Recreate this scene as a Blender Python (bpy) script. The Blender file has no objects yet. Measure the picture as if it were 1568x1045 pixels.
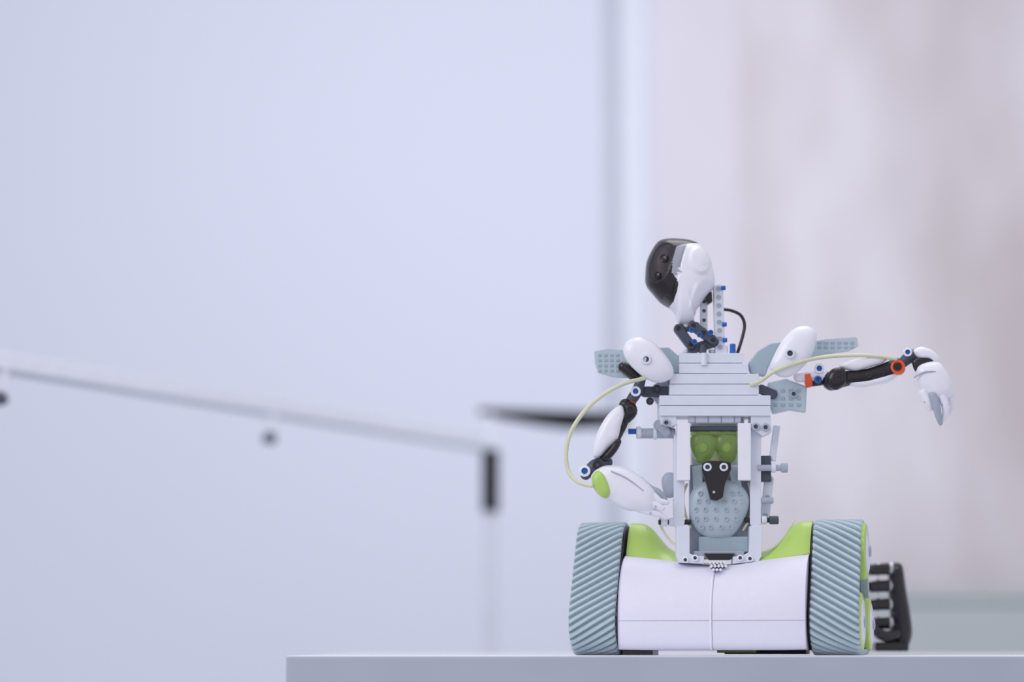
import bpy, bmesh, math, random, bisect
from mathutils import Vector, Matrix
random.seed(4)
sc = bpy.context.scene
sc.view_settings.view_transform = 'Standard'
sc.view_settings.look = 'None'

# ---------------------------------------------------------------- camera maths
FOC = 85.0
F = FOC/36.0*1568.0
CY = -1.75
TZ = 0.75
CZ = TZ+0.002
TH = math.atan((1000-522.5)/F)
S = 0.00047
def Pw(u, v, y):
    dx = (u-784)/F; dy = (522.5-v)/F
    D = Vector((dx, math.cos(TH)-math.sin(TH)*dy, math.sin(TH)+math.cos(TH)*dy))
    t = (y-CY)/D.y
    return Vector((D.x*t, y, CZ+D.z*t))
def Q(u, v, d=0.0):
    return Pw(u, v, d*S)

cam_d = bpy.data.cameras.new('camera'); cam = bpy.data.objects.new('camera', cam_d)
sc.collection.objects.link(cam); sc.camera = cam
cam.location = (0, CY, CZ); cam.rotation_euler = (math.radians(90)+TH, 0, 0)
cam_d.lens = FOC; cam_d.sensor_width = 36
cam_d.dof.use_dof = True; cam_d.dof.focus_distance = 1.72; cam_d.dof.aperture_fstop = 2.7
cam_d.clip_start = 0.05

# ---------------------------------------------------------------- materials
def lin(c):
    c = c/255.0
    return c/12.92 if c <= 0.04045 else ((c+0.055)/1.055)**2.4
def rgb(r, g, b): return (lin(r), lin(g), lin(b), 1)
def mat(name, col, rough=0.4, trans=0.0, metal=0.0, coat=0.0, noise=0.03, nscale=60, ior=1.45):
    m = bpy.data.materials.new(name); m.use_nodes = True
    nt = m.node_tree; b = nt.nodes['Principled BSDF']
    b.inputs['Roughness'].default_value = rough
    b.inputs['Metallic'].default_value = metal
    b.inputs['IOR'].default_value = ior
    b.inputs['Transmission Weight'].default_value = trans
    b.inputs['Coat Weight'].default_value = coat
    tc = nt.nodes.new('ShaderNodeTexCoord')
    n = nt.nodes.new('ShaderNodeTexNoise'); n.inputs['Scale'].default_value = nscale
    n.inputs['Detail'].default_value = 3
    nt.links.new(tc.outputs['Object'], n.inputs['Vector'])
    r = nt.nodes.new('ShaderNodeValToRGB')
    r.color_ramp.elements[0].position = 0.3; r.color_ramp.elements[1].position = 0.7
    r.color_ramp.elements[0].color = tuple(max(0, x*(1-noise)) for x in col[:3])+(1,)
    r.color_ramp.elements[1].color = tuple(min(1, x*(1+noise)) for x in col[:3])+(1,)
    nt.links.new(n.outputs['Fac'], r.inputs['Fac'])
    nt.links.new(r.outputs['Color'], b.inputs['Base Color'])
    return m
WHITE = mat('white_plastic', rgb(240, 239, 249), 0.32, coat=0.3, nscale=200, noise=.01)
SHELL = mat('shell_plastic', rgb(230, 228, 244), 0.45, nscale=200, noise=.01)
LGREY = mat('light_grey_brick', rgb(224, 228, 240), 0.4, nscale=150, noise=.015)
MGREY = mat('mid_grey_plastic', rgb(172, 179, 194), 0.4, nscale=150)
DGREY = mat('dark_grey_plastic', rgb(74, 80, 96), 0.4, nscale=150)
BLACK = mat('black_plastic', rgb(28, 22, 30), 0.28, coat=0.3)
MATTE = mat('matte_black', rgb(10, 9, 14), 0.9)
GLOSS = mat('gloss_black', rgb(26, 20, 26), 0.3, coat=0.3)
SATIN = mat('satin_black', rgb(52, 43, 51), 0.45)
GREEN = mat('lime_green', rgb(182, 214, 110), 0.35, coat=0.2)
TGREEN = mat('clear_green', rgb(222, 246, 165), 0.08, trans=0.9)
TEAL = mat('clear_teal', rgb(206, 222, 232), 0.25, trans=0.3)
TEALD = mat('clear_teal_deep', rgb(182, 202, 214), 0.3, trans=0.25)
BLUE = mat('blue_pin', rgb(30, 100, 190), 0.35)
ORANGE = mat('orange_ring', rgb(232, 92, 48), 0.4)
RUB = mat('tread_rubber', rgb(186, 202, 210), 0.6, nscale=300)
RUBD = mat('tread_groove_shade', rgb(130, 148, 160), 0.7, nscale=300)  # same rubber, darkened to paint shade into the grooves
HOSE = mat('hose_clear', rgb(234, 234, 204), 0.25, trans=0.2)
SEAM = mat('seam_shadow', rgb(186, 184, 202), 0.6)
SILV = mat('silver_metal', rgb(200, 200, 208), 0.35, metal=0.7)
VREFL = mat('visor_reflection', rgb(165, 168, 180), 0.2, coat=0.6)  # pale grey that paints a reflection onto the black visor

# ---------------------------------------------------------------- helpers
def empty(name, loc=(0, 0, 0)):
    e = bpy.data.objects.new(name, None); e.location = loc; e.empty_display_size = 0.05
    sc.collection.objects.link(e); return e
PAR = None
def add(name, verts, faces, mats, smooth=True, bevel=0, midx=None, parent='_'):
    me = bpy.data.meshes.new(name)
    me.from_pydata([tuple(v) for v in verts], [], faces)
    if not isinstance(mats, (list, tuple)): mats = [mats]
    for m in mats: me.materials.append(m)
    if midx:
        for p, i in zip(me.polygons, midx): p.material_index = i
    bm = bmesh.new(); bm.from_mesh(me)
    bmesh.ops.recalc_face_normals(bm, faces=bm.faces); bm.to_mesh(me); bm.free()
    for p in me.polygons: p.use_smooth = smooth
    o = bpy.data.objects.new(name, me); sc.collection.objects.link(o)
    par = PAR if parent == '_' else parent
    if par:
        o.parent = par
        o.matrix_parent_inverse = Matrix.Translation(par.location).inverted()
    if bevel:
        b = o.modifiers.new('bevel', 'BEVEL'); b.width = bevel; b.segments = 2; b.limit_method = 'ANGLE'
        b.angle_limit = math.radians(40)
    return o
def catmull(pts, n, closed=True):
    N = len(pts); out = []
    segs = N if closed else N-1
    for i in range(segs):
        if closed: a, b, c, d = pts[(i-1) % N], pts[i], pts[(i+1) % N], pts[(i+2) % N]
        else: a, b, c, d = pts[max(i-1, 0)], pts[i], pts[i+1], pts[min(i+2, N-1)]
        for k in range(n):
            t = k/n
            out.append(tuple(0.5*((2*b[j])+(-a[j]+c[j])*t+(2*a[j]-5*b[j]+4*c[j]-d[j])*t*t+(-a[j]+3*b[j]-3*c[j]+d[j])*t**3) for j in range(len(b))))
    if not closed: out.append(tuple(pts[-1]))
    return out
def prism(name, pts, d0, d1, m, bevel=0.8, smooth=False, **k):
    n = len(pts)
    a = [Q(u, v, d0) for u, v in pts]
    vs = a+[p+Vector((0, (d1-d0)*S, 0)) for p in a]
    fs = [tuple(range(n)), tuple(range(2*n-1, n-1, -1))]+[(i, (i+1) % n, n+(i+1) % n, n+i) for i in range(n)]
    return add(name, vs, fs, m, smooth, bevel*S, **k)
def box(name, u0, v0, u1, v1, d0, d1, m, bevel=0.8, **k):
    return prism(name, [(u0, v0), (u1, v0), (u1, v1), (u0, v1)], d0, d1, m, bevel, **k)
def pillow(name, pts, d, T, m, pw=0.7, res=6, rings=10, center=None, matf=None, slope=(0, 0), bump=None, **k):
    o = catmull(pts, res)
    if center is None:
        A = cx = cy = 0
        for i in range(len(o)):
            x0, y0 = o[i]; x1, y1 = o[(i+1) % len(o)]; c = x0*y1-x1*y0
            A += c; cx += (x0+x1)*c; cy += (y0+y1)*c
        center = (cx/(3*A), cy/(3*A))
    cx, cy = center; n = len(o); vs = []; uv = []
    R = range(-rings+1, rings)
    for kx in R:
        an = kx/rings*math.pi/2
        s = math.cos(an)**pw; dep = T*math.sin(an)
        for (u, v) in o:
            uu = cx+(u-cx)*s; vv = cy+(v-cy)*s
            bb = bump(uu, vv)*(1 if kx > 0 else -1)*abs(math.sin(an)) if bump else 0
            vs.append(Q(uu, vv, 0)+Vector((0, (d+dep+bb+slope[0]*(uu-cx)+slope[1]*(vv-cy))*S, 0))); uv.append((uu, vv))
    fs = []; mi = []
    nr = len(R)
    def face(f):
        fs.append(f)
        if matf:
            a = sum(uv[i][0] for i in f)/len(f); b = sum(uv[i][1] for i in f)/len(f); mi.append(matf(a, b))
    for r in range(nr-1):
        for i in range(n):
            face((r*n+i, r*n+(i+1) % n, (r+1)*n+(i+1) % n, (r+1)*n+i))
    b0 = bump(cx, cy) if bump else 0
    vs.append(Q(cx, cy, 0)+Vector((0, (d-T-b0)*S, 0))); uv.append((cx, cy)); c0 = len(vs)-1
    vs.append(Q(cx, cy, 0)+Vector((0, (d+T+b0)*S, 0))); uv.append((cx, cy)); c1 = len(vs)-1
    for i in range(n):
        face((c0, (i+1) % n, i)); face((c1, (nr-1)*n+i, (nr-1)*n+(i+1) % n))
    return add(name, vs, fs, m, True, 0, mi if matf else None, **k)
def lathe_w(name, c, axis, prof, m, seg=28, bevel=0, midx=None, **k):
    axis = Vector(axis).normalized()
    t = Vector((0, 0, 1)) if abs(axis.z) < 0.9 else Vector((1, 0, 0))
    a = axis.cross(t).normalized(); b = axis.cross(a)
    vs = []; fs = []; mi = []
    for (r, h) in prof:
        for i in range(seg):
            g = 2*math.pi*i/seg
            vs.append(c+axis*h+(a*math.cos(g)+b*math.sin(g))*max(r, 1e-6))
    for j in range(len(prof)-1):
        for i in range(seg):
            fs.append((j*seg+i, j*seg+(i+1) % seg, (j+1)*seg+(i+1) % seg, (j+1)*seg+i)); mi.append(midx[j] if midx else 0)
    fs.append(tuple(range(seg))); mi.append(midx[0] if midx else 0)
    fs.append(tuple((len(prof)-1)*seg+i for i in range(seg))); mi.append(midx[-1] if midx else 0)
    o = add(name, vs, fs, m, True, 0, mi if midx else None, **k)
    es = o.modifiers.new('es', 'EDGE_SPLIT'); es.split_angle = math.radians(35)
    return o
def rod(name, p1, p2, r, m, ch=0.15, **k):
    A = Q(*p1); B = Q(*p2); L = (B-A).length; r = r*S; c = r*ch
    return lathe_w(name, A, B-A, [(r-c, 0), (r, c), (r, L-c), (r-c, L)], m, **k)
def pin(name, u, v, d, r, L, m, axis=(0, -1, 0), hole=True, hm=None):
    r *= S; L *= S
    pr = [(r*.85, 0), (r*.85, L*.6), (r, L*.6), (r, L*.92), (r*.9, L)]
    if hole: pr += [(r*.55, L), (r*.5, L*.55), (0, L*.55)]
    mi = None; mm = m
    if hole: mm = [m, hm or DGREY]; mi = [0, 0, 0, 0, 0, 1, 1]
    return lathe_w(name, Q(u, v, d), axis, pr, mm, seg=20, midx=mi)
def limb(name, pts, m, res=6, seg=18, flat=1.0, **k):
    o = catmull(pts, res, False)
    C = [Q(p[0], p[1], p[2]) for p in o]; R = [p[3]*S for p in o]
    tang = [(C[min(i+1, len(C)-1)]-C[max(i-1, 0)]).normalized() for i in range(len(C))]
    rings = []
    t0, r0 = tang[0], R[0]
    for q in (80, 55, 30, 12):
        a = math.radians(q); rings.append((C[0]-t0*r0*math.sin(a)*.9, r0*math.cos(a), t0))
    for c, r, t in zip(C, R, tang): rings.append((c, r, t))
    for q in (12, 30, 55, 80):
        a = math.radians(q); rings.append((C[-1]+tang[-1]*R[-1]*math.sin(a)*.9, R[-1]*math.cos(a), tang[-1]))
    ref = Vector((0, 1, 0)); vs = []; fs = []
    for c, r, t in rings:
        a = t.cross(ref)
        if a.length < 0.15: a = t.cross(Vector((1, 0, 0)))
        a.normalize(); b = a.cross(t).normalized()
        for i in range(seg):
            g = 2*math.pi*i/seg
            vs.append(c+a*math.cos(g)*r+b*math.sin(g)*r*flat)
    n = len(rings)
    for j in range(n-1):
        for i in range(seg):
            fs.append((j*seg+i, j*seg+(i+1) % seg, (j+1)*seg+(i+1) % seg, (j+1)*seg+i))
    fs.append(tuple(range(seg))); fs.append(tuple((n-1)*seg+i for i in range(seg)))
    return add(name, vs, fs, m, **k)
def tube(name, pts, r, m, **k): return limb(name, [(*p, r) for p in pts], m, res=8, seg=12, **k)
def beam(name, p1, p2, w, d0, d1, m, holes=0, hm=None, bevel=1.0, square=False):
    (x1, y1), (x2, y2) = p1, p2
    a = math.atan2(y2-y1, x2-x1); h = w/2; pts = []
    if square:
        nx, ny = -math.sin(a)*h, math.cos(a)*h
        pts = [(x1+nx, y1+ny), (x1-nx, y1-ny), (x2-nx, y2-ny), (x2+nx, y2+ny)]
    else:
        for i in range(9):
            g = a+math.pi/2+math.pi*i/8; pts.append((x1+h*math.cos(g), y1+h*math.sin(g)))
        for i in range(9):
            g = a-math.pi/2+math.pi*i/8; pts.append((x2+h*math.cos(g), y2+h*math.sin(g)))
    o = prism(name, pts, d0, d1, m, bevel)
    for i in range(holes):
        t = i/(holes-1) if holes > 1 else .5
        u = x1+(x2-x1)*t; v = y1+(y2-y1)*t
        lathe_w(name+'_hole', Q(u, v, d0), (0, -1, 0), [(h*.72*S, -.5*S), (h*.72*S, .5*S), (h*.55*S, .5*S), (h*.5*S, .1*S), (0, .1*S)], [m, hm or MGREY], seg=16, midx=[0, 0, 1, 1, 1])
    return o
def inpoly(x, y, P):
    c = False; n = len(P)
    for i in range(n):
        x0, y0 = P[i]; x1, y1 = P[(i+1) % n]
        if (y0 > y) != (y1 > y) and x < (x1-x0)*(y-y0)/(y1-y0)+x0: c = not c
    return c

# ================================================================ ROOM
def wbox(name, x0, y0, z0, x1, y1, z1, m, bevel=0, parent=None):
    vs = [(x, y, z) for z in (z0, z1) for y in (y0, y1) for x in (x0, x1)]
    fs = [(0, 1, 3, 2), (4, 5, 7, 6), (0, 1, 5, 4), (2, 3, 7, 6), (0, 2, 6, 4), (1, 3, 7, 5)]
    return add(name, vs, fs, m, False, bevel, parent=parent)
WALL = mat('painted_wall', rgb(225, 228, 244), 0.7, noise=0.012, nscale=1.2)
FLOOR = mat('floor_screed', rgb(190, 190, 198), 0.5, noise=0.05, nscale=4)
TRIMG = mat('trim_grey', rgb(196, 199, 212), 0.5)
TRIMW = mat('trim_white', rgb(230, 234, 247), 0.45)
JAMB = mat('plaster_jamb', rgb(231, 226, 236), 0.8, nscale=5, noise=0.02)

def stone():
    m = bpy.data.materials.new('rough_plaster'); m.use_nodes = True; nt = m.node_tree; b = nt.nodes['Principled BSDF']
    b.inputs['Roughness'].default_value = 0.85
    tc = nt.nodes.new('ShaderNodeTexCoord'); mp = nt.nodes.new('ShaderNodeMapping')
    mp.inputs['Scale'].default_value = (5.0, 1, 1.9); mp.inputs['Rotation'].default_value = (0, 0.22, 0)
    mp.inputs['Location'].default_value = (2.1, 0, .9)
    nt.links.new(tc.outputs['Object'], mp.inputs['Vector'])
    n = nt.nodes.new('ShaderNodeTexNoise'); n.inputs['Scale'].default_value = 1.0; n.inputs['Detail'].default_value = 5; n.inputs['Roughness'].default_value = .5
    nt.links.new(mp.outputs['Vector'], n.inputs['Vector'])
    r = nt.nodes.new('ShaderNodeValToRGB'); e = r.color_ramp.elements
    e[0].position = 0.32; e[0].color = rgb(207, 197, 200)
    e[1].position = 0.70; e[1].color = rgb(236, 231, 239)
    x = e.new(0.5); x.color = rgb(221, 213, 219)
    nt.links.new(n.outputs['Fac'], r.inputs['Fac']); nt.links.new(r.outputs['Color'], b.inputs['Base Color'])
    return m
STONE = stone()
WY = 2.6
xa = Pw(928, 500, WY).x; xb = Pw(951, 500, WY).x; xc = Pw(994, 500, WY).x; xd = Pw(1135, 500, WY).x
wbox('floor', -3.2, -2.6, -0.1, 3.4, WY+.3, 0, FLOOR)
wbox('wall_back_left', -3.2, WY, 0, xa, WY+.3, 3.0, WALL)
wbox('trim_1', xa, WY+.01, 0, xb, WY+.3, 3.0, TRIMG)
wbox('trim_2', xb, WY-.01, 0, xc, WY+.3, 3.0, TRIMW, .004)
wbox('wall_back_jamb', xc, WY+.005, 0, xd, WY+.3, 3.0, JAMB)
wbox('wall_back_right', xd, WY, 0, 3.4, WY+.3, 3.0, STONE)
wbox('baseboard_back', -3.2, WY-.015, 0, xa, WY, .09, TRIMW, .003)

# ================================================================ TABLE
LAM = mat('table_laminate', rgb(232, 233, 240), 0.45, nscale=20)
EDG = mat('table_edge_shade', rgb(182, 186, 202), 0.5, nscale=20)  # sides of the white slab, greyed to hold their shade in the colour
tl = Pw(438, 1004, -0.085).x
tab = empty('table', (0.5, .25, 0))
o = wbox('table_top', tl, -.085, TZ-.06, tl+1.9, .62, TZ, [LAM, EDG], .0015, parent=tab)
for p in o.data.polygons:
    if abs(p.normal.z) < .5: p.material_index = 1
for i, (x, y) in enumerate([(tl+.05, -.03), (tl+1.79, -.03), (tl+.05, .52), (tl+1.79, .52)]):
    wbox('leg_%d' % (i+1), x, y, 0, x+.06, y+.06, TZ-.06, TRIMG, .003, parent=tab)
wbox('apron_front', tl+.11, -.01, TZ-.12, tl+1.79, .01, TZ-.06, TRIMG, .001, parent=tab)
wbox('apron_rear', tl+.11, .54, TZ-.12, tl+1.79, .56, TZ-.06, TRIMG, .001, parent=tab)

# ================================================================ RAILING (blurred behind, left)
RY = 1.3
rl = empty('handrail', (Pw(750, 900, RY).x, RY, 0))
hz = Pw(740, 688, RY).z
A = Pw(738, 688, RY)
tdir = (hz-CZ)/(Pw(0, 568, 1).z-CZ)
yB = CY+(1-CY)*tdir
B = Pw(0, 568, yB)
dirr = (B-A).normalized(); B2 = B+dirr*.4
def barw(name, p, q, w, z0, z1, m, bv=.002):
    d = (q-p); d.z = 0; d.normalize(); nrm = Vector((-d.y, d.x, 0))*w/2
    c = [p+nrm, p-nrm, q-nrm, q+nrm]
    vs = [Vector((k.x, k.y, z0)) for k in c]+[Vector((k.x, k.y, z1)) for k in c]
    fs = [(0, 1, 2, 3), (4, 5, 6, 7)]+[(i, (i+1) % 4, 4+(i+1) % 4, 4+i) for i in range(4)]
    return add(name, vs, fs, m, False, bv, parent=rl)
RWH = mat('rail_white', rgb(240, 242, 252), .7); RDK = mat('rail_dark_strip', rgb(190, 194, 210), .6)
barw('rail_cap', A, B2, .004, hz+.002, hz+.018, RWH, .001)
barw('rail_channel', A, B2, .004, hz-.003, hz+.002, RDK, .0005)
z1 = Pw(750, 689, RY).z; z2 = Pw(750, 784, RY).z
def post(name, c, r, za, zb, m):
    lathe_w(name, Vector((c.x, c.y, za)), (0, 0, 1), [(r*.95, 0), (r, .002), (r, zb-za-.002), (r*.95, zb-za)], m, parent=rl)
pc = Pw(751, 700, RY)
PST = mat('post_grey', rgb(216, 218, 232), .4)
post('post', pc, .0075, 0, z2, PST); post('post_clamp', pc, .0105, z2, z1, MATTE)
post('post_upper', pc, .003, z1, Pw(750, 634, RY).z, RWH)
post('post_base', pc, .05, 0, .01, PST)
pe = B2+Vector((.02, 0, 0)); post('end_post', pe, .0085, 0, hz, PST); post('end_post_base', pe, .05, 0, .01, PST)
g0 = Pw(733, 626, RY); g1 = Pw(962, 633, RY+.05)
gp = [(0, .006), (.15, .012), (.35, .018), (.6, .023), (1, .017)]
vs = []
for t, h in gp:
    c = g0.lerp(g1, t)
    for dx, dz in ((-.006, 0), (.006, 0), (.006, -h), (-.006, -h)):
        vs.append(Vector((c.x, c.y+dx, c.z+dz)))
L_ = len(gp)-1
fs = [(0, 1, 2, 3), tuple(L_*4+i for i in range(4))]
for j in range(L_):
    for i in range(4): fs.append((j*4+i, j*4+(i+1) % 4, (j+1)*4+(i+1) % 4, (j+1)*4+i))
add('grip', vs, fs, MATTE, False, .001, parent=rl)
pg = Vector((g1.x, g1.y, 0)); post('grip_post', pg, .005, 0, g1.z-.008, RWH)
for uu in (413, -6):
    best = min((abs((A+(B2-A)*(k/400)).x/((A+(B2-A)*(k/400)).y-CY)*F+784-uu), k) for k in range(401))[1]
    c = A+(B2-A)*(best/400)
    post('bracket_stem', Vector((c.x+.004, c.y, 0)), .003, hz-.020, hz, RWH)
    lathe_w('bracket_knob', Vector((c.x, c.y, hz-.026)), (0, 0, 1), [(.002, -.006), (.007, -.004), (.008, 0), (.006, .005), (.003, .007)], DGREY, parent=rl)

# ================================================================ LOW CABINET (blurred, right)
cab = empty('low_cabinet', (1.0, 2.2, 0))
CAB = mat('cabinet_paint', rgb(186, 192, 194), .5, nscale=5)
c0 = Pw(1290, 902, 2.05); czt = c0.z
wbox('carcass', c0.x, 2.05, .06, c0.x+1.2, 2.45, czt-.02, CAB, .003, parent=cab)
wbox('top', c0.x-.01, 2.03, czt-.02, c0.x+1.21, 2.46, czt, CAB, .003, parent=cab)
wbox('plinth', c0.x+.03, 2.08, 0, c0.x+1.17, 2.42, .06, DGREY, parent=cab)
for i in range(3):
    wbox('door_panel_%d' % (i+1), c0.x+.01+i*.395, 2.035, .08, c0.x+.395+i*.395, 2.05, czt-.022, CAB, .002, parent=cab)
    wbox('door_handle_%d' % (i+1), c0.x+.35+i*.395, 2.015, .5, c0.x+.36+i*.395, 2.035, .6, MGREY, .002, parent=cab)

# ================================================================ ROBOT
rb = empty('toy_robot', (Pw(1100, 1000, 0).x, 0, TZ)); PAR = rb
PSI = math.radians(14)
X0 = Pw(1101, 1000, 0).x
def Bw(x, f, z):
    return Vector((X0+(x*math.cos(PSI)-f*math.sin(PSI))*S, (-x*math.sin(PSI)-f*math.cos(PSI))*S, TZ+z*S))
WHL = [(22, 50, 50), (-30, 158, 49), (-68, 47, 46)]
def hull_fn(shr=0):
    pts = []
    for cx, cy, r in WHL:
        for i in range(160):
            a = 2*math.pi*i/160; pts.append((cx+(r-shr)*math.cos(a), cy+(r-shr)*math.sin(a)))
    pts = sorted(set(pts))
    def half(ps):
        h = []
        for p in ps:
            while len(h) > 1 and (h[-1][0]-h[-2][0])*(p[1]-h[-2][1])-(h[-1][1]-h[-2][1])*(p[0]-h[-2][0]) <= 0: h.pop()
            h.append(p)
        return h
    lo = half(pts); up = half(pts[::-1]); H = lo[:-1]+up[:-1]
    L = [0]
    for i in range(len(H)):
        a, b = H[i], H[(i+1) % len(H)]; L.append(L[-1]+math.hypot(b[0]-a[0], b[1]-a[1]))
    tot = L[-1]
    def at(s):
        s = s % tot; j = min(bisect.bisect_right(L, s)-1, len(H)-1)
        t = (s-L[j])/max(1e-9, L[j+1]-L[j]); a, b = H[j], H[(j+1) % len(H)]
        return (a[0]+(b[0]-a[0])*t, a[1]+(b[1]-a[1])*t)
    return at, tot
def track(name, xc, sgn):
    at, tot = hull_fn(0)
    NR = round(tot/12.2); per = tot/NR
    prof = [(0, 0), (.34, 0), (.46, 3.6), (.84, 3.6), (.97, 0)]
    K = len(prof); n = NR*K; w = 36.5
    xs = [-w, -w+1.2, -w+3.5]+[-w+3.5+(2*w-7)*k/16 for k in range(1, 16)]+[w-3.5, w-1.2, w]
    eo = {0: -2.6, 1: -1.0, len(xs)-2: -1.0, len(xs)-1: -2.6}
    vs = []; fs = []; mi = []; m = len(xs)
    for i in range(n):
        s0 = (i//K+prof[i % K][0])*per; h = prof[i % K][1]
        for j, x in enumerate(xs):
            s = s0+sgn*.62*x
            p = at(s); a = at(s-1.5); b = at(s+1.5); l = math.hypot(b[0]-a[0], b[1]-a[1])
            nx, nz = (b[1]-a[1])/l, -(b[0]-a[0])/l
            dep = h-3.6+eo.get(j, 0)
            vs.append(Bw(xc+x, p[0]+nx*dep, max(0, p[1]+nz*dep)))
    for i in range(n):
        for j in range(m-1):
            i2 = (i+1) % n
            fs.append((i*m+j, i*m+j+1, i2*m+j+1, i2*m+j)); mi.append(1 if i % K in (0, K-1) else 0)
    base = len(vs)
    for i in range(n):
        s0 = (i//K+prof[i % K][0])*per
        for x in (-w+1, w-1):
            s = s0+sgn*.62*x; p, a, b = at(s), at(s-1.5), at(s+1.5)
            vs.append(Bw(xc+x, p[0]-9*(b[1]-a[1])/3, p[1]+9*(b[0]-a[0])/3))
    for i in range(n):
        k = (i+1) % n
        fs.append((base+2*i, base+2*i+1, base+2*k+1, base+2*k)); mi.append(0)
        fs.append((i*m, k*m, base+2*k, base+2*i)); mi.append(0)
        fs.append((i*m+m-1, k*m+m-1, base+2*k+1, base+2*i+1)); mi.append(0)
    add(name, vs, fs, [RUB, RUBD], False, 0, mi)
track('tread_belt_left', -184, 1)
track('tread_belt_right', 184, -1)
def plate(name, x0, x1, shr, m):
    n = 90; at, tot = hull_fn(shr); lp = [at(tot*i/n) for i in range(n)]
    vs = [Bw(x0, *p) for p in lp]+[Bw(x1, *p) for p in lp]
    fs = [tuple(range(n)), tuple(range(2*n-1, n-1, -1))]+[(i, (i+1) % n, n+(i+1) % n, n+i) for i in range(n)]
    o = add(name, vs, fs, m, False, .8*S)
for sg, nm in ((-1, 'left'), (1, 'right')):
    plate('track_inner_plate_'+nm, sg*145, sg*151, 6, BLACK)
    plate('track_core_'+nm, sg*152, sg*208, 10, DGREY)
    ax = (Bw(sg, 0, 0)-Bw(0, 0, 0)).normalized()
    for i, (cf, cz, r) in enumerate(WHL):
        c = Bw(sg*(202 if sg < 0 else 210), cf, cz)
        rr = (r-5)*S; h = (14 if i == 0 else 18)*S
        lathe_w('wheel_hub_%s_%d' % (nm, i+1), c, ax, [(rr, 0), (rr, h*.55), (rr*.94, h*.8), (rr*.74, h*.9), (rr*.72, h*.7), (rr*.5, h*.85), (rr*.2, h*1.0), (rr*.19, h*1.15), (0, h*1.15)],
                [GREEN, SHELL, MGREY], seg=48, midx=[0, 0, 0, 1, 1, 1, 2, 2])
# ---- body shell
def topz(t):
    t = abs(t); K = [(0, 138), (.14, 141), (.26, 146), (.41, 153), (.58, 165), (.69, 183), (.77, 198), (.86, 205), (1, 206)]
    for (a, za), (b, zb) in zip(K, K[1:]):
        if t <= b:
            q = (t-a)/(b-a); return za+(zb-za)*q
    return 206
def bz(t): return 137+19*(math.sqrt(t*t+.02)-.14)
NX = 64
def section(t):
    zb = bz(t); w = []
    w += [(66, 8), (72, 11), (75, 20), (76.5, 35), (77, 50)]
    P0, P1, P2, P3 = (77, 50), (77, 88), (60, zb-8), (8, zb)
    for k in range(1, 15):
        q = k/14
        w.append(tuple((1-q)**3*P0[j]+3*q*(1-q)**2*P1[j]+3*q*q*(1-q)*P2[j]+q**3*P3[j] for j in (0, 1)))
    zt = max((topz(t-.04)+topz(t)*2+topz(t+.04))/4, zb+.3); g = []
    for k in range(0, 9):
        q = k/8; g.append((8-46*q, zb+(zt-zb)*(math.sin(q*math.pi/2)**.9)))
    bk = [g[-1], (-60, zt-3), (-78, zt-20), (-84, zt*.6), (-84, 30), (-80, 8)]
    return w, g, bk
def sheet(name, idx, m, hw):
    vs = []; fs = []; L = None
    for i in range(NX+1):
        t = -1+2*i/NX; s = section(t)[idx]; L = len(s)
        for f, z in s:
            vs.append(Bw(t*hw, f-3.0*abs(t)**6 if idx == 0 else f, z))
    for i in range(NX):
        for j in range(L-1): fs.append((i*L+j, i*L+j+1, (i+1)*L+j+1, (i+1)*L+j))
    return add(name, vs, fs, m, True)
sheet('body_shell_front', 0, SHELL, 142)
sheet('body_fender_green', 1, GREEN, 142)
sheet('body_shell_back', 2, SHELL, 142)
for sg in (-1, 1):
    w, g, b = section(sg); lp = w+g[1:]+b[1:]
    vs = [Bw(sg*142, *p) for p in lp]
    add('body_side_panel', vs, [tuple(range(len(vs)))], SHELL, False)
vs = [Bw(x, f, 8) for x in (-142, 142) for f in (66, -80)]
add('body_bottom', vs, [(0, 1, 3, 2)], DGREY, False)
def tubeB(name, pts, r, m):
    C = [Bw(*p) for p in pts]; seg = 8; vs = []; fs = []
    for i, c in enumerate(C):
        t = (C[min(i+1, len(C)-1)]-C[max(i-1, 0)]).normalized(); a = t.cross(Vector((.3, .2, .93)) if abs(t.z) < .8 else Vector((1, 0, 0))).normalized(); b = t.cross(a)
        for k in range(seg):
            g = 2*math.pi*k/seg; vs.append(c+(a*math.cos(g)+b*math.sin(g))*r*S)
    for i in range(len(C)-1):
        for k in range(seg): fs.append((i*seg+k, i*seg+(k+1) % seg, (i+1)*seg+(k+1) % seg, (i+1)*seg+k))
    add(name, vs, fs, m, True)
w = section(0)[0]
tubeB('centre_rib', [(0, f+.4, z) for f, z in w], 2.0, WHITE)
tubeB('centre_seam', [(2.4, f-.5, z) for f, z in w[:-2]], .7, SEAM)
tubeB('waist_seam', [(-141+282*i/40, 76.6-3.0*abs(-1+i/20)**6, 52) for i in range(41)], .8, SEAM)
def bboxB(name, x0, x1, f0, f1, z0, z1, m, bv=.8):
    vs = [Bw(x, f, z) for z in (z0, z1) for f in (f0, f1) for x in (x0, x1)]
    fs = [(0, 1, 3, 2), (4, 5, 7, 6), (0, 1, 5, 4), (2, 3, 7, 6), (0, 2, 6, 4), (1, 3, 7, 5)]
    add(name, vs, fs, m, False, bv*S)
bboxB('skid_left', -138, -92, 10, 58, 0, 9, BLACK); bboxB('skid_rear', 5, 130, -70, -20, 2, 9, DGREY)
bboxB('skid_green', 0, 60, -60, 20, 4, 10, GREEN)
for i in range(5):
    for j in range(3):
        u = 1087+i*5.5+(j % 2)*2.7; v = 862+j*5.5
        if (j == 2 and i in (0, 4)): continue
        prism('catch_tile', [(u-2.6, v), (u, v-2.6), (u+2.6, v), (u, v+2.6)], -36+j*-9, -18, WHITE, .4)

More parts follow.
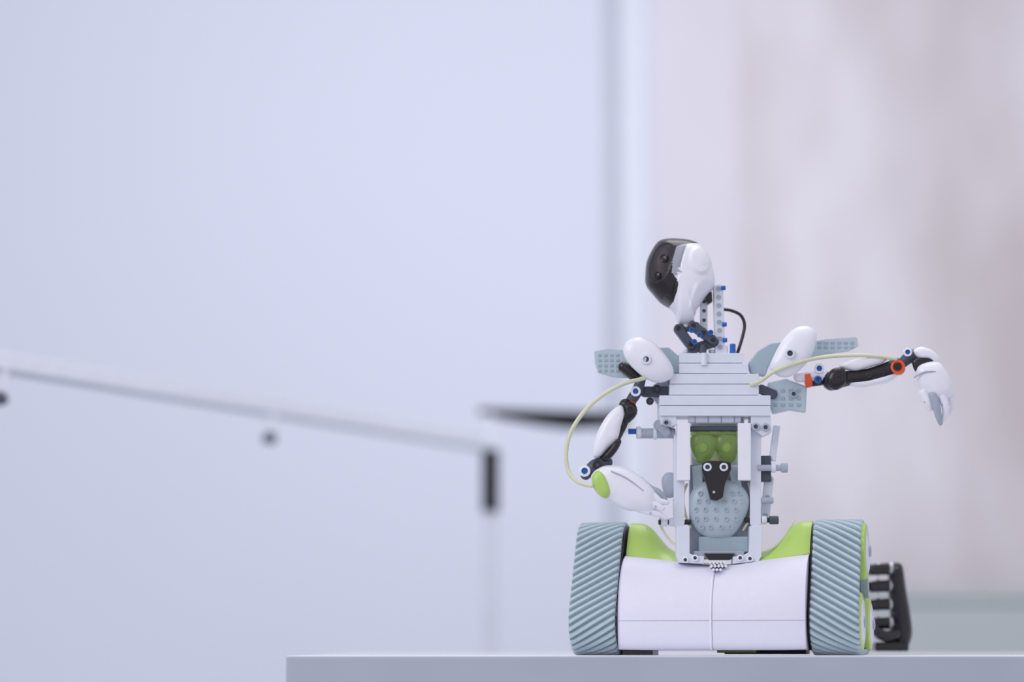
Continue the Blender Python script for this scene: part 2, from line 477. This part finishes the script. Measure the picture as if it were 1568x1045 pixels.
# ---- waist / legs of torso
beam('leg_beam_left', (1040, 670), (1040, 800), 17, -14, 4, LGREY)
beam('leg_beam_left_front', (1047, 648), (1047, 736), 20, -30, -12, WHITE, square=True)
beam('leg_beam_right', (1157, 660), (1157, 800), 17, -14, 4, LGREY)
beam('leg_beam_right_front', (1140, 648), (1140, 736), 20, -30, -12, WHITE, square=True)
prism('foot_strut_left', [(1036, 806), (1056, 806), (1056, 848), (1066, 852), (1078, 852), (1078, 864), (1040, 862), (1036, 852)], -26, 0, LGREY)
prism('foot_strut_right', [(1148, 806), (1168, 806), (1166, 852), (1162, 860), (1122, 864), (1122, 853), (1138, 851), (1147, 846)], -26, 0, LGREY)
for u, v in ((1049, 858), (1064, 855), (1133, 855), (1148, 856)): pin('foot_pin', u, v, -26, 5, 4, WHITE)
rod('ankle_axle_left', (1008, 800, -8), (1058, 800, -8), 4, BLACK); rod('ankle_axle_right', (1140, 797, -8), (1190, 797, -8), 4, BLACK)
for u0, u1, v in ((1012, 1022, 800), (1024, 1034, 800), (1166, 1174, 797), (1178, 1192, 797)): rod('bushing', (u0, v, -8), (u1, v, -8), 6.5, LGREY if u1 < 1190 else DGREY)
box('pelvis_box', 1070, 822, 1146, 846, -12, 20, TEALD, 2)
box('pelvis_base', 1062, 844, 1140, 856, -16, 22, MGREY, 2)
prism('pelvis_dark', [(1078, 848), (1126, 848), (1118, 858), (1086, 858)], -24, -10, BLACK)
box('inner_panel', 1056, 712, 1150, 850, 6, 24, MGREY, 2)
box('inner_dark', 1058, 640, 1140, 716, 22, 34, WHITE, 2)
belly = [(1057, 758), (1070, 741), (1098, 735), (1124, 738), (1140, 750), (1147, 768), (1141, 792), (1124, 819), (1108, 826), (1084, 825), (1066, 812), (1056, 788)]
pillow('belly_plate', belly, -6, 16, TEAL, pw=.45)
prism('belly_wing', [(1116, 712), (1133, 712), (1136, 748), (1120, 745)], -12, 0, TEAL)
prism('belly_wing', [(1060, 714), (1076, 712), (1076, 748), (1062, 750)], -12, 0, TEAL)
bcx, bcy = 1100, 781
for r, (v, us) in enumerate([(768, (1070, 1083, 1110, 1124, 1135)), (781, (1066, 1080, 1096, 1112, 1127)), (795, (1066, 1080, 1096, 1112, 1127)), (808, (1074, 1088, 1104, 1118)), (756, (1072, 1122, 1132))]):
    for u in us:
        s = min(.97, max(abs(u-bcx)/44, abs(v-bcy)/43)); dd = -6-16*math.sqrt(max(0, 1-s**(2/.45)))
        lathe_w('belly_dimple', Q(u, v, dd), (0, -1, 0), [(4*S, -3*S), (4*S, 1.2*S), (3.2*S, 2*S), (2.5*S, 1.8*S), (2.0*S, .4*S), (0, .4*S)], [TEAL, MGREY], seg=14, midx=[0, 0, 0, 1, 1])
prism('chest_bracket', [(1076, 708), (1086, 706), (1104, 706), (1119, 708), (1120, 718), (1110, 742), (1107, 762), (1098, 767), (1088, 765), (1082, 742), (1075, 720)], -34, -20, BLACK, 1.5)
for u in (1083, 1108): pin('chest_pin', u, 716, -34, 6.5, 5, LGREY)
pin('chest_hole', 1093, 754, -34, 4, 1.5, BLACK, hm=SILV)
for uc in (1076, 1113):
    pillow('green_dome', [(uc-18, 668), (uc, 661), (uc+18, 668), (uc+20, 686), (uc+12, 704), (uc, 711), (uc-12, 704), (uc-19, 686)], -4, 16, TGREEN, pw=.5)
    pillow('green_core', [(uc-7, 682), (uc, 677), (uc+7, 682), (uc+7, 690), (uc, 695), (uc-7, 690)], 2, 6, GREEN, pw=.5)
for v, m_, r in ((643, LGREY, 6), (657, DGREY, 4), (664, TGREEN, 3)): rod('cross_axle', (1054, v, -14), (1134, v, -14), r, m_)
for u in (1064, 1084, 1104, 1124): rod('axle_collar', (u-1, 643, -14), (u+1, 643, -14), 7, MGREY)
stack = [(1040, 541, 1138, 556, -18), (1040, 556.8, 1146, 572, -20), (1026, 572.8, 1162, 588, -26), (1025, 588.8, 1162, 605, -26), (1010, 605.8, 1180, 621, -32), (1010, 621.8, 1180, 637, -32)]
for i, (a, b, c, d, e) in enumerate(stack): box('brick_layer_%d' % (i+1), a, b, c, d, e, 34, LGREY, .7)
for u in (1050, 1063, 1090, 1122): rod('stud', (u, 541, 0), (u, 536, 0), 5, LGREY)
prism('collar_left', [(1010, 637), (1036, 637), (1036, 650), (1028, 654), (1012, 650)], -28, 20, LGREY)
prism('collar_right', [(1150, 637), (1180, 637), (1182, 662), (1168, 668), (1150, 655)], -28, 20, LGREY)
for u, v in ((1020, 648), (1157, 654), (1172, 655)): pin('collar_pin', u, v, -28, 6, 4, MGREY)
rod('side_motor', (978, 664, -4), (1034, 664, -4), 8, MGREY); rod('side_motor_cap', (974, 663, -4), (982, 663, -4), 10, LGREY)
rod('side_motor_ring', (1000, 664, -4), (1006, 664, -4), 10, LGREY); rod('blue_axle', (962, 661, -4), (975, 661, -4), 4.5, BLUE)
beam('grey_link', (1008, 650), (1020, 662), 14, -18, -6, MGREY, holes=2)
pillow('side_disc', [(1013, 735), (1022, 724), (1034, 728), (1036, 748), (1030, 762), (1018, 760)], -2, 10, MGREY)
beam('rear_strut_right', (1190, 652), (1183, 706), 10, -2, 10, LGREY, square=True)
box('rear_block_right', 1165, 698, 1181, 738, -6, 12, DGREY, 2)
rod('side_axle_right', (1160, 717, -14), (1200, 717, -14), 5, MGREY); rod('side_axle_cap', (1196, 717, -14), (1206, 717, -14), 7.5, MGREY)
rod('side_axle_ring', (1181, 717, -14), (1188, 717, -14), 7.5, LGREY)
beam('side_link_right', (1178, 735), (1172, 790), 14, 4, 16, LGREY, holes=3)
rod('side_pin_right', (1166, 767, -10), (1184, 767, -10), 5, MGREY)
tube('waist_hose_left', [(1052, 742, -4), (1046, 760, -8), (1049, 785, -8), (1057, 808, -4)], 2, HOSE)
tube('waist_hose_right', [(1146, 740, -4), (1152, 765, -8), (1150, 790, -8), (1138, 812, -4)], 2, HOSE)
tube('hip_hose_left', [(1012, 788, 6), (1012, 806, 0), (1026, 828, -6), (1046, 842, -12)], 2, HOSE)
tube('hip_hose_right', [(1215, 798, 20), (1204, 818, 0), (1186, 838, -6), (1166, 848, -12)], 2, HOSE)

# ---- neck
beam('neck_beam', (1100, 443), (1103, 545), 15, -8, 8, LGREY, holes=9, hm=MGREY)
beam('neck_beam_side', (1078, 462), (1078, 505), 11, 0, 12, LGREY, holes=4, hm=DGREY)
for v in (441, 497, 521): rod('neck_pin', (1104+(v-440)*.03, v, -9), (1111+(v-440)*.03, v, -9), 3.6, BLUE)
beam('hinge_link', (1039, 503), (1058, 528), 14, -14, 2, DGREY, holes=2, hm=BLACK)
beam('hinge_link', (1062, 499), (1092, 521), 14, -20, -6, DGREY, holes=3, hm=BLACK)
beam('hinge_link', (1042, 503), (1066, 499), 12, -8, 8, DGREY)
beam('hinge_link', (1060, 534), (1094, 524), 14, -10, 6, DGREY, holes=2, hm=BLACK)
for u, v in ((1059, 506), (1071, 513), (1063, 524), (1088, 510)): pin('hinge_pin', u, v, -20, 4.5, 3, BLUE)
rod('neck_socket', (1076, 545, -12), (1076, 528, -12), 6, DGREY); rod('neck_socket_pin', (1078, 560, -20), (1078, 541, -20), 5, LGREY)
rod('blue_stub', (1122, 542, -6), (1122, 527, -6), 4.5, BLUE); rod('blue_stub', (1111, 542, -6), (1111, 530, -6), 3.5, LGREY)
tube('head_cable', [(1108, 474, 4), (1120, 476, 4), (1134, 483, 4), (1140, 497, 4), (1137, 516, 4), (1129, 542, 4)], 2.6, BLACK)
# ---- head
HO = [(1004, 374), (1016, 367), (1034, 366), (1054, 368), (1070, 374), (1082, 386), (1089, 400), (1091, 410), (1094, 424), (1094, 438), (1086, 450), (1073, 466), (1063, 482), (1061, 496), (1041, 497), (1034, 482), (1026, 473), (1012, 464), (999, 450), (989, 436), (988, 420), (991, 398)]
VIS = [(970, 440), (980, 350), (1035, 355), (1066, 366), (1075, 375), (1050, 379), (1038, 384), (1030, 400), (1026, 424), (1032, 431), (1036, 440), (1034, 452), (1029, 467), (1022, 474), (1000, 470)]
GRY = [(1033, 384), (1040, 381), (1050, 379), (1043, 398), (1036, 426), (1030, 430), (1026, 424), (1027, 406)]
PIL = catmull([(1006, 384), (1018, 378), (1028, 382), (1029, 394), (1023, 414), (1014, 432), (1002, 438), (994, 430), (994, 412), (999, 396)], 5)
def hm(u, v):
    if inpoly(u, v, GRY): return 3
    if inpoly(u, v, PIL): return 2
    if inpoly(u, v, VIS): return 1
    return 0
def sst(a, b, x):
    x = max(0, min(1, (x-a)/(b-a))); return x*x*(3-2*x)
def hbump(u, v):
    e = math.hypot((u-1070)/19, (v-404)/25); b = 5*(1-sst(.72, 1.0, e))
    b += 3*(1-sst(0, 7, abs((u-1058)+(v-470)*.25)))*sst(435, 450, v)*(1-sst(470, 484, v))
    b -= 2*(1-sst(0, 3, abs((u-1042)+(v-400)*.25)))*sst(380, 392, v)*(1-sst(455, 470, v))
    p = 2.5 if inpoly(u, v, PIL) else 0
    return b-p
HC = (1042, 424)
pillow('head', HO, 0, 44, [WHITE, GLOSS, SATIN, VREFL], pw=.5, res=18, rings=70, center=HC, matf=hm, bump=hbump)
hol = catmull(HO, 12)
def hdep(u, v):
    a = math.atan2(v-HC[1], u-HC[0]); R = None; bd = 9
    for (x, y) in hol:
        da = abs((math.atan2(y-HC[1], x-HC[0])-a+math.pi) % (2*math.pi)-math.pi)
        if da < bd: bd = da; R = math.hypot(x-HC[0], y-HC[1])
    s = min(1, math.hypot(u-HC[0], v-HC[1])/R)
    return -44*math.sqrt(max(0, 1-s**(2/.5)))
for u, v, r in ((1017, 396, 7), (1007, 422, 6)):
    d = hdep(u, v)
    lathe_w('eye_lens', Q(u, v, d+2.5), (-.55, -.83, 0), [(r*S, -2*S), (r*S, 2*S), (r*.8*S, 2.6*S), (r*.62*S, 1.2*S), (0, 2.2*S)], [BLACK, GLOSS], seg=24, midx=[0, 0, 0, 1])
limb('neck_cup', [(1051, 478, 0, 15), (1050, 490, 0, 11), (1050, 499, 0, 9)], WHITE)
prism('jaw_clip', [(1080, 454), (1090, 446), (1091, 462), (1084, 466)], -12, 6, BLACK)

# ---- shoulder pads
padL = [(953, 537), (962, 525), (980, 521), (998, 528), (1015, 545), (1027, 563), (1029, 578), (1018, 588), (1002, 590), (984, 582), (966, 567), (955, 552)]
pillow('shoulder_pad_left', padL, -34, 15, WHITE, pw=.7, slope=(.1, 0))
pin('shoulder_pin_left', 989, 551, -46, 8, 6, LGREY)
padR = [(1175, 566), (1183, 545), (1195, 525), (1212, 508), (1230, 504), (1243, 510), (1246, 526), (1238, 550), (1222, 570), (1202, 582), (1184, 578)]
pillow('shoulder_pad_right', padR, -34, 15, WHITE, pw=.7)
pin('shoulder_pin_right', 1209, 542, -48, 8, 6, LGREY)
def wing(name, poly, d0, d1):
    prism(name, poly, d0, d1, TEAL, 1.2)
def rows(name, us, vs_, d, w_, h_):
    for u in us:
        for v in vs_: box(name, u, v, u+w_, v+h_, d-1.5, d+2, TEALD, .6)
wing('wing_left', [(910, 538), (930, 534), (957, 536), (966, 560), (978, 580), (940, 578), (916, 571), (911, 556)], -6, 2)
rows('wing_cell', (916, 925, 934, 943), (542, 550, 558, 566), -6, 5, 4)
wing('wing_right', [(1240, 524), (1266, 519), (1312, 516), (1315, 530), (1300, 538), (1262, 543), (1238, 548)], -6, 2)
rows('wing_cell', (1252, 1262, 1272, 1282, 1292, 1302), (523, 530), -6, 6, 4)
prism('shoulder_web_left', [(1000, 533), (1024, 532), (1042, 548), (1042, 572), (1030, 572), (1015, 550)], -10, 10, TEALD, 2)
prism('shoulder_web_left', [(1000, 590), (1024, 575), (1025, 606), (1008, 620), (996, 604)], -4, 12, MGREY, 2)
prism('shoulder_web_right', [(1146, 556), (1160, 538), (1180, 526), (1196, 524), (1178, 560), (1172, 576), (1150, 572)], -10, 10, TEALD, 2)
prism('armpit_right', [(1176, 586), (1204, 580), (1236, 592), (1234, 632), (1210, 628), (1184, 634), (1178, 615)], -10, 6, TEAL, 2)
rows('armpit_cell', (1184, 1196, 1208, 1220), (596, 608, 618), -10, 6, 5)
pin('armpit_pin', 1215, 604, -10, 6, 4, MGREY)
beam('armpit_arm', (1166, 596), (1184, 604), 14, -16, -4, DGREY)
beam('armpit_arm', (988, 600), (1022, 600), 16, -8, 4, DGREY)
for u, v in ((995, 615), (1006, 596)): pin('armpit_pin', u, v, -12, 6, 4, BLACK)

# ---- left arm
limb('arm_shoulder_joint_left', [(954, 562, -14, 8), (966, 570, -14, 10), (980, 584, -14, 8)], BLACK)
limb('arm_link_left', [(982, 582, -18, 7), (975, 600, -18, 9), (965, 616, -18, 8)], DGREY)
pin('arm_joint_pin_left', 973, 600, -26, 8, 5, WHITE, hm=BLUE)
lathe_w('orange_ring_left', Q(964, 617, -18), (.25, -.1, .95), [(8*S, -3*S), (10*S, -2*S), (10*S, 2*S), (8*S, 3*S)], ORANGE)
limb('arm_ball_left', [(957, 620, -22, 10), (964, 629, -22, 12.5), (958, 640, -22, 10)], BLACK)
pin('arm_ball_pin_left', 965, 628, -33, 7, 4, SATIN, hm=GLOSS)
limb('upper_arm_core_left', [(960, 632, -18, 9), (944, 662, -18, 11), (926, 698, -18, 10)], BLACK)
pillow('upper_arm_shell_left', [(938, 630), (950, 624), (955, 636), (950, 654), (944, 676), (930, 690), (918, 702), (907, 702), (908, 682), (915, 662), (926, 643)], -30, 11, WHITE)
pillow('upper_arm_trim_left', [(944, 676), (950, 680), (942, 696), (930, 708), (920, 706), (930, 692)], -34, 8, BLACK)
limb('elbow_left', [(930, 708, -22, 9), (912, 714, -22, 11), (896, 728, -22, 8)], DGREY)
pin('elbow_pin_left', 895, 722, -28, 9, 6, WHITE, hm=BLUE); pin('elbow_pin_left', 914, 712, -32, 7, 5, BLACK)
pillow('forearm_shell_left', [(903, 736), (914, 720), (934, 715), (958, 720), (978, 731), (992, 744), (1002, 757), (1004, 774), (998, 786), (980, 786), (956, 783), (934, 771), (914, 760)], -32, 19, WHITE, pw=.6)
pillow('forearm_cap_green', [(906, 731), (914, 725), (923, 730), (931, 746), (933, 760), (926, 766), (914, 760), (906, 746)], -42, 13, GREEN, pw=.5)
limb('forearm_seam_left', [(936, 722, -50, 1), (960, 733, -51, 1.2), (985, 752, -49, 1)], SEAM, seg=8)
for i, pts in enumerate([[(978, 738, -26, 9), (994, 750, -26, 7.5), (1008, 755, -26, 6), (1018, 766, -24, 4.5)],
                         [(984, 752, -34, 8), (1000, 760, -36, 6.5), (1010, 768, -36, 5.5), (1021, 770, -34, 4)],
                         [(988, 766, -36, 8), (1004, 774, -38, 6), (1014, 779, -38, 4.5)],
                         [(980, 778, -32, 7.5), (996, 784, -34, 6), (1010, 788, -34, 4.5), (1019, 793, -32, 3.5)]]):
    limb('finger_left_%d' % (i+1), pts, WHITE if i else MGREY)
    p = pts[1]; limb('finger_knuckle_left_%d' % (i+1), [(p[0]-1, p[1]-p[3]*.8, p[2]-p[3]*.5, 1.6), (p[0], p[1]+p[3]*.5, p[2]-p[3]*.85, 1.6)], SEAM, seg=8)
tube('arm_hose_left', [(1010, 572, -20), (985, 580, -36), (955, 588, -40), (925, 604, -38), (897, 628, -34), (876, 658, -34), (867, 690, -34), (870, 720, -36), (884, 738, -44), (906, 745, -50)], 3.2, HOSE)

# ---- right arm
lathe_w('orange_ring_right_inner', Q(1237, 582, -16), (1, 0, .2), [(9*S, -5*S), (12*S, -4*S), (12*S, 4*S), (9*S, 5*S)], ORANGE)
limb('arm_link_right', [(1222, 578, -16, 8), (1240, 576, -16, 9), (1262, 576, -16, 9)], WHITE)
limb('arm_link_right_dark', [(1240, 588, -14, 5), (1256, 584, -14, 7), (1268, 582, -14, 7)], BLACK)
pin('arm_blue_pin_right', 1252, 582, -22, 6, 5, BLUE); pin('arm_white_pin_right', 1254, 565, -22, 8, 5, WHITE, hm=BLUE)
limb('upper_arm_core_right', [(1272, 584, -18, 15), (1296, 580, -18, 12), (1322, 576, -18, 10), (1350, 570, -18, 12), (1374, 561, -18, 13)], BLACK)
pillow('upper_arm_lobe_right', [(1262, 582), (1270, 569), (1286, 567), (1294, 578), (1290, 593), (1276, 601), (1265, 595)], -28, 10, BLACK)
pillow('upper_arm_shell_right', [(1282, 564), (1300, 554), (1330, 548), (1356, 548), (1350, 558), (1330, 565), (1304, 571)], -22, 12, WHITE)
pillow('upper_arm_shell_low_right', [(1296, 590), (1320, 587), (1348, 580), (1372, 574), (1362, 586), (1340, 592), (1312, 596)], -20, 12, WHITE)
for u, v in ((1282, 580), (1330, 575), (1352, 570)): pin('upper_arm_bolt', u, v, -28 if u < 1290 else -26, 4.5, 3 if u > 1290 else 11, SATIN)
lathe_w('orange_ring_right_outer', Q(1375, 563, -28), (-.2, -1, .1), [(9*S, -8*S), (11*S, -7*S), (11*S, 5*S), (8*S, 6*S), (6*S, 2*S), (0, 2*S)], [ORANGE, BLACK], midx=[0, 0, 0, 0, 1])
limb('elbow_right', [(1382, 556, -18, 8), (1396, 546, -18, 10), (1416, 546, -18, 10), (1430, 558, -18, 7)], DGREY)
pin('elbow_pin_right', 1389, 540, -28, 7, 6, WHITE, hm=BLUE)
pillow('elbow_shell_right', [(1394, 541), (1406, 535), (1424, 541), (1434, 553), (1432, 562), (1418, 554), (1402, 552)], -28, 9, WHITE)
pillow('elbow_dark_right', [(1392, 556), (1408, 551), (1424, 556), (1412, 564), (1398, 574)], -30, 6, BLACK)
pillow('forearm_shell_right', [(1398, 566), (1412, 558), (1432, 558), (1444, 572), (1452, 592), (1452, 610), (1440, 616), (1424, 618), (1408, 604), (1399, 586)], -28, 18, WHITE, pw=.6)
limb('forearm_cuff_right', [(1400, 578, -40, 1.4), (1416, 570, -46, 1.4), (1434, 570, -44, 1.4), (1445, 576, -38, 1.4)], SEAM, seg=8)
for i, pts in enumerate([[(1414, 602, -34, 8), (1420, 616, -36, 6.5), (1424, 626, -34, 5)],
                         [(1428, 606, -38, 8), (1434, 624, -40, 6.5), (1437, 638, -38, 5), (1440, 649, -34, 3.5)],
                         [(1440, 602, -34, 8), (1447, 620, -36, 6.5), (1448, 634, -34, 5.5), (1442, 646, -30, 4)],
                         [(1449, 592, -26, 8), (1455, 606, -26, 6.5), (1456, 622, -24, 5), (1452, 634, -22, 4)]]):
    limb('finger_right_%d' % (i+1), pts, WHITE if i != 1 else MGREY)
    p = pts[1]; limb('finger_knuckle_right_%d' % (i+1), [(p[0]-p[3]*.7, p[1], p[2]-p[3]*.6, 1.4), (p[0]+p[3]*.7, p[1], p[2]-p[3]*.6, 1.4)], SEAM, seg=8)
tube('arm_hose_right', [(1150, 590, -26), (1166, 583, -36), (1186, 569, -44), (1215, 558, -50), (1250, 549, -40), (1290, 545, -34), (1335, 545, -34), (1372, 550, -32)], 3.0, HOSE)

# ================================================================ BLACK ROBOT HAND behind, right
rh = empty('robotic_hand', Pw(1372, 1000, .14)); rh.location.z = TZ; PAR = rh
D = 320
limb('palm', [(1372, 876, D, 13), (1374, 905, D, 15), (1378, 940, D, 17), (1382, 970, D, 16), (1378, 986, D, 15)], BLACK, flat=1.2)
box('wrist_base', 1340, 984, 1392, 998, D-30, D+30, BLACK, 3)
for i, v in enumerate((872, 898, 926, 955)):
    limb('finger_%d' % (i+1), [(1374, v, D, 11), (1352, v, D-4, 10), (1330, v+2, D-14, 9), (1322, v+5, D-34, 8)], BLACK)
    for u in (1364, 1344): rod('finger_joint_%d' % (i+1), (u-3.5, v, D-1), (u+3.5, v, D-1), 12, SILV)
limb('thumb', [(1380, 965, D, 12), (1364, 975, D-22, 10), (1348, 972, D-34, 9), (1338, 962, D-40, 7)], BLACK)
cb = empty('shade_line', (Pw(1480, 1000, .3).x, .3, TZ)); PAR = cb  # thin black tube added to draw the dark shade line along the table
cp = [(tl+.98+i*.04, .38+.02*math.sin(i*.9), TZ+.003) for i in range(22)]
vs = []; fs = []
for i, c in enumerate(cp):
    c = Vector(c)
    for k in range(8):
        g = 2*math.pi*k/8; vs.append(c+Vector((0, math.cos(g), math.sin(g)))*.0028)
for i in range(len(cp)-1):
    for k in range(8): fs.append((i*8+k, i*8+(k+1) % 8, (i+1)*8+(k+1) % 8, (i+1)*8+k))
add('shade_line_tube', vs, fs, BLACK)
PAR = None

# ================================================================ LIGHT
wd = bpy.data.worlds.new('world'); sc.world = wd; wd.use_nodes = True
bg = wd.node_tree.nodes['Background']; bg.inputs['Color'].default_value = (.895, .91, 1.0, 1); bg.inputs['Strength'].default_value = .70
def area(name, loc, tgt, sx, sy, power, col):
    l = bpy.data.lights.new(name, 'AREA'); l.shape = 'RECTANGLE'; l.size = sx; l.size_y = sy; l.energy = power; l.color = col
    o = bpy.data.objects.new(name, l); sc.collection.objects.link(o); o.location = loc
    o.rotation_euler = (Vector(tgt)-Vector(loc)).to_track_quat('-Z', 'Y').to_euler()
area('softbox_key', (-1.2, -1.3, 1.9), (.15, 0, .9), 1.2, 1.2, 14, (.97, .97, 1))
area('ceiling_panel', (.3, .3, 2.7), (.2, .3, 0), 1.6, .8, 12, (.99, .98, 1))
area('wall_fill', (.05, 1.1, 1.85), (.05, 2.6, 1.2), .8, .35, 5.5, (.93, .97, 1))  # unseen lamp, added to brighten the middle of the back wall
